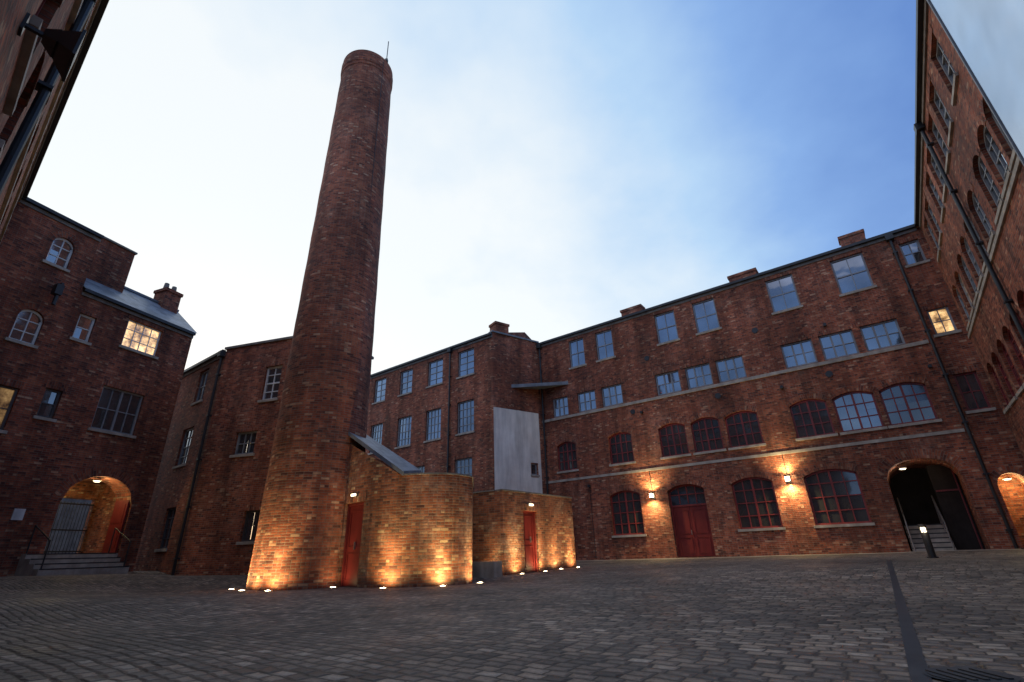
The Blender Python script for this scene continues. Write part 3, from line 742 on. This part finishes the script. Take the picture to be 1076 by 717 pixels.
def wall_lamp(F,s,z,en):
    e=empty('wall_lantern'); mb=MB()
    box(mb,F,s-.1,s+.1,0,.05,z-.16,z+.16); box(mb,F,s-.03,s+.03,.05,.16,z-.03,z+.03)
    tube(mb,F(s,.2,z-.13),F(s,.2,z-.09),.085,14); tube(mb,F(s,.2,z+.09),F(s,.2,z+.13),.085,14)
    mb.make('bracket',M['metal'],e)
    mb=MB(); tube(mb,F(s,.2,z-.09),F(s,.2,z+.09),.08,14); mb.make('diffuser',M['lamp'],e)
    light('lamp','SPOT',F(s,.28,z+.16),en,WARM,e,target=F(s,.05,z+2),size=2.7); light('lamp','SPOT',F(s,.28,z-.16),en*1.3,WARM,e,target=F(s,.05,z-2),size=2.7)
wall_lamp(FA,12.95,3.1,230); wall_lamp(FA,6.87,3.25,230)
def bulk(F,s,z,en):
    e=empty('bulkhead_lamp'); mb=MB(); box(mb,F,s-.14,s+.14,0,.07,z-.05,z+.05); mb.make('housing',M['steel'],e,bevel=.01)
    mb=MB(); box(mb,F,s-.11,s+.11,.07,.09,z-.03,z+.03); mb.make('diffuser',M['lamp2'],e)
    light('lamp','POINT',F(s,.25,z-.05),en,(1,.75,.45),e)
bulk(F1,.62,2.42,1.5); bulk(F2,1.55,2.3,1.0)
def ceil(F,s,o,z,en,col=WARM):
    e=empty('ceiling_lamp'); mb=MB(); tube(mb,F(s,o,z),F(s,o,z+.06),.13,16); mb.make('housing',M['fr_white'],e)
    mb=MB(); tube(mb,F(s,o,z-.03),F(s,o,z-.001),.09,16); mb.make('diffuser',M['lamp2'],e); light('lamp','POINT',F(s,o,z-.12),en,col,e,rad=.1)
ceil(FG,1.9,-.45,3.72,34); ceil(FG,2.2,-2.2,3.9,26); ceil(FA,.08,-.7,2.6,45); ceil(FA,2.9,-.7,3.3,9,(1,.85,.65))
# bollard
bo=empty('bollard_light'); x,y=10.7,13.9; g=G(x,y); mb=MB(); tube(mb,(x,y,g-.05),(x,y,g+.03),.13,20); tube(mb,(x,y,g+.03),(x,y,g+.62),.085,20)
tube(mb,(x,y,g+.74),(x,y,g+.82),.09,20,.08)
for i in range(4):
    t=math.pi/4+i*math.pi/2; tube(mb,(x+.075*math.cos(t),y+.075*math.sin(t),g+.62),(x+.075*math.cos(t),y+.075*math.sin(t),g+.74),.009,6)
mb.make('post',M['metal'],bo); mb=MB(); tube(mb,(x,y,g+.62),(x,y,g+.74),.05,16); mb.make('diffuser',M['lamp2'],bo)
light('lamp','POINT',(x-.14,y-.14,g+.66),2.5,(1,.8,.55),bo)
# floodlight on near-left wall
fo=empty('floodlight'); mb=MB(); FL=Frame(FF(18.1,0,0)[:2],FF.d)
FL.n=FF.n.copy(); Z=4.45
box(mb,FL,-.05,.05,0,.02,Z-.08,Z+.08); box(mb,FL,-.015,.015,.02,.14,Z-.015,Z+.015)
def frust(mb,F,o0,o1,a,b,z,zz,ra=.6,rb=.7):
    p=[F(-a,o0,z-a*ra),F(a,o0,z-a*ra),F(a,o0,z+a*ra),F(-a,o0,z+a*ra)]; q=[F(-b,o1,zz-b*rb),F(b,o1,zz-b*rb),F(b,o1,zz+b*rb),F(-b,o1,zz+b*rb)]
    mb.face(p);mb.face(q)
    for i in range(4): j=(i+1)%4; mb.face([p[i],p[j],q[j],q[i]])
frust(mb,FL,.12,.2,.05,.1,Z,Z-.01); frust(mb,FL,.2,.3,.1,.17,Z-.01,Z-.04); box(mb,FL,-.18,.18,.3,.32,Z-.17,Z+.1)
mb.make('housing',M['metal'],fo)

# ------------------------------------------------------------ world, added fill light, camera
w=D.worlds.new('World'); scene.world=w; w.use_nodes=True; nt=w.node_tree; nt.nodes.clear(); g=N(nt)
out=g.node('ShaderNodeOutputWorld'); tc=g.node('ShaderNodeTexCoord')
vec=tc.outputs['Generated']
gd=Vector((-.46,.77,.44)).normalized()
vm=g.node('ShaderNodeVectorMath',operation='DOT_PRODUCT'); g.put(vm.inputs[0],vec); vm.inputs[1].default_value=gd
dot=vm.outputs['Value']
x,y,z=g.xyz(vec)
zz=g.math('ADD',g.math('MAXIMUM',z,0.0),.35)
pl=g.comb(g.math('DIVIDE',x,zz),g.math('DIVIDE',y,zz),0.0)
cn=g.noise(pl,1.1,6,.5); cn2=g.noise(pl,3.2,5,.55)
f=g.maprange(dot,.38,.97,0,1.12)
f=g.math('ADD',f,g.math('MULTIPLY',g.math('SUBTRACT',cn,.5),1.1))
f=g.math('ADD',f,g.math('MULTIPLY',g.math('SUBTRACT',cn2,.5),.45),clamp=True)
hz=g.maprange(z,.0,.55,.4,0.0); f=g.math('ADD',f,hz,clamp=True)
col=g.ramp(f,[(0,(.13,.26,.62)),(.3,(.24,.42,.79)),(.6,(.46,.66,.91)),(.82,(.72,.83,.94)),(1,(.9,.94,.96))])
bg=g.node('ShaderNodeBackground'); g.put(bg.inputs[0],col); bg.inputs[1].default_value=.97
sky=g.node('ShaderNodeTexSky'); sky.sky_type='NISHITA'; sky.sun_disc=False; sky.sun_elevation=math.radians(4); sky.sun_rotation=math.radians(-35)
bg2=g.node('ShaderNodeBackground'); g.put(bg2.inputs[0],sky.outputs[0]); bg2.inputs[1].default_value=.05
ad=g.node('ShaderNodeAddShader'); nt.links.new(bg.outputs[0],ad.inputs[0]); nt.links.new(bg2.outputs[0],ad.inputs[1]); nt.links.new(ad.outputs[0],out.inputs[0])
sl=D.lights.new('overhead_fill','SUN'); sl.energy=.55; sl.angle=math.radians(70); sl.color=(1,.87,.74)  # soft fill added above and behind the camera to lift the walls
so=D.objects.new('overhead_fill',sl); scene.collection.objects.link(so); so.rotation_euler=(-Vector((-.35,-.45,1.0))).to_track_quat('-Z','Y').to_euler()
cam=D.cameras.new('camera'); co=D.objects.new('camera',cam); scene.collection.objects.link(co)
cam.sensor_width=36; cam.lens=510/1076*36; cam.clip_end=3000; cam.clip_start=.05
r=Vector((.99944,.01337,-.0306)).normalized(); b=-Vector((0,.9164,.4003)).normalized(); u=b.cross(r).normalized()
mw=Matrix((( r.x,u.x,b.x,0),(r.y,u.y,b.y,0),(r.z,u.z,b.z,.72),(0,0,0,1)))
co.matrix_world=mw; scene.camera=co
scene.view_settings.view_transform='Standard'; scene.view_settings.look='None'; scene.view_settings.exposure=0
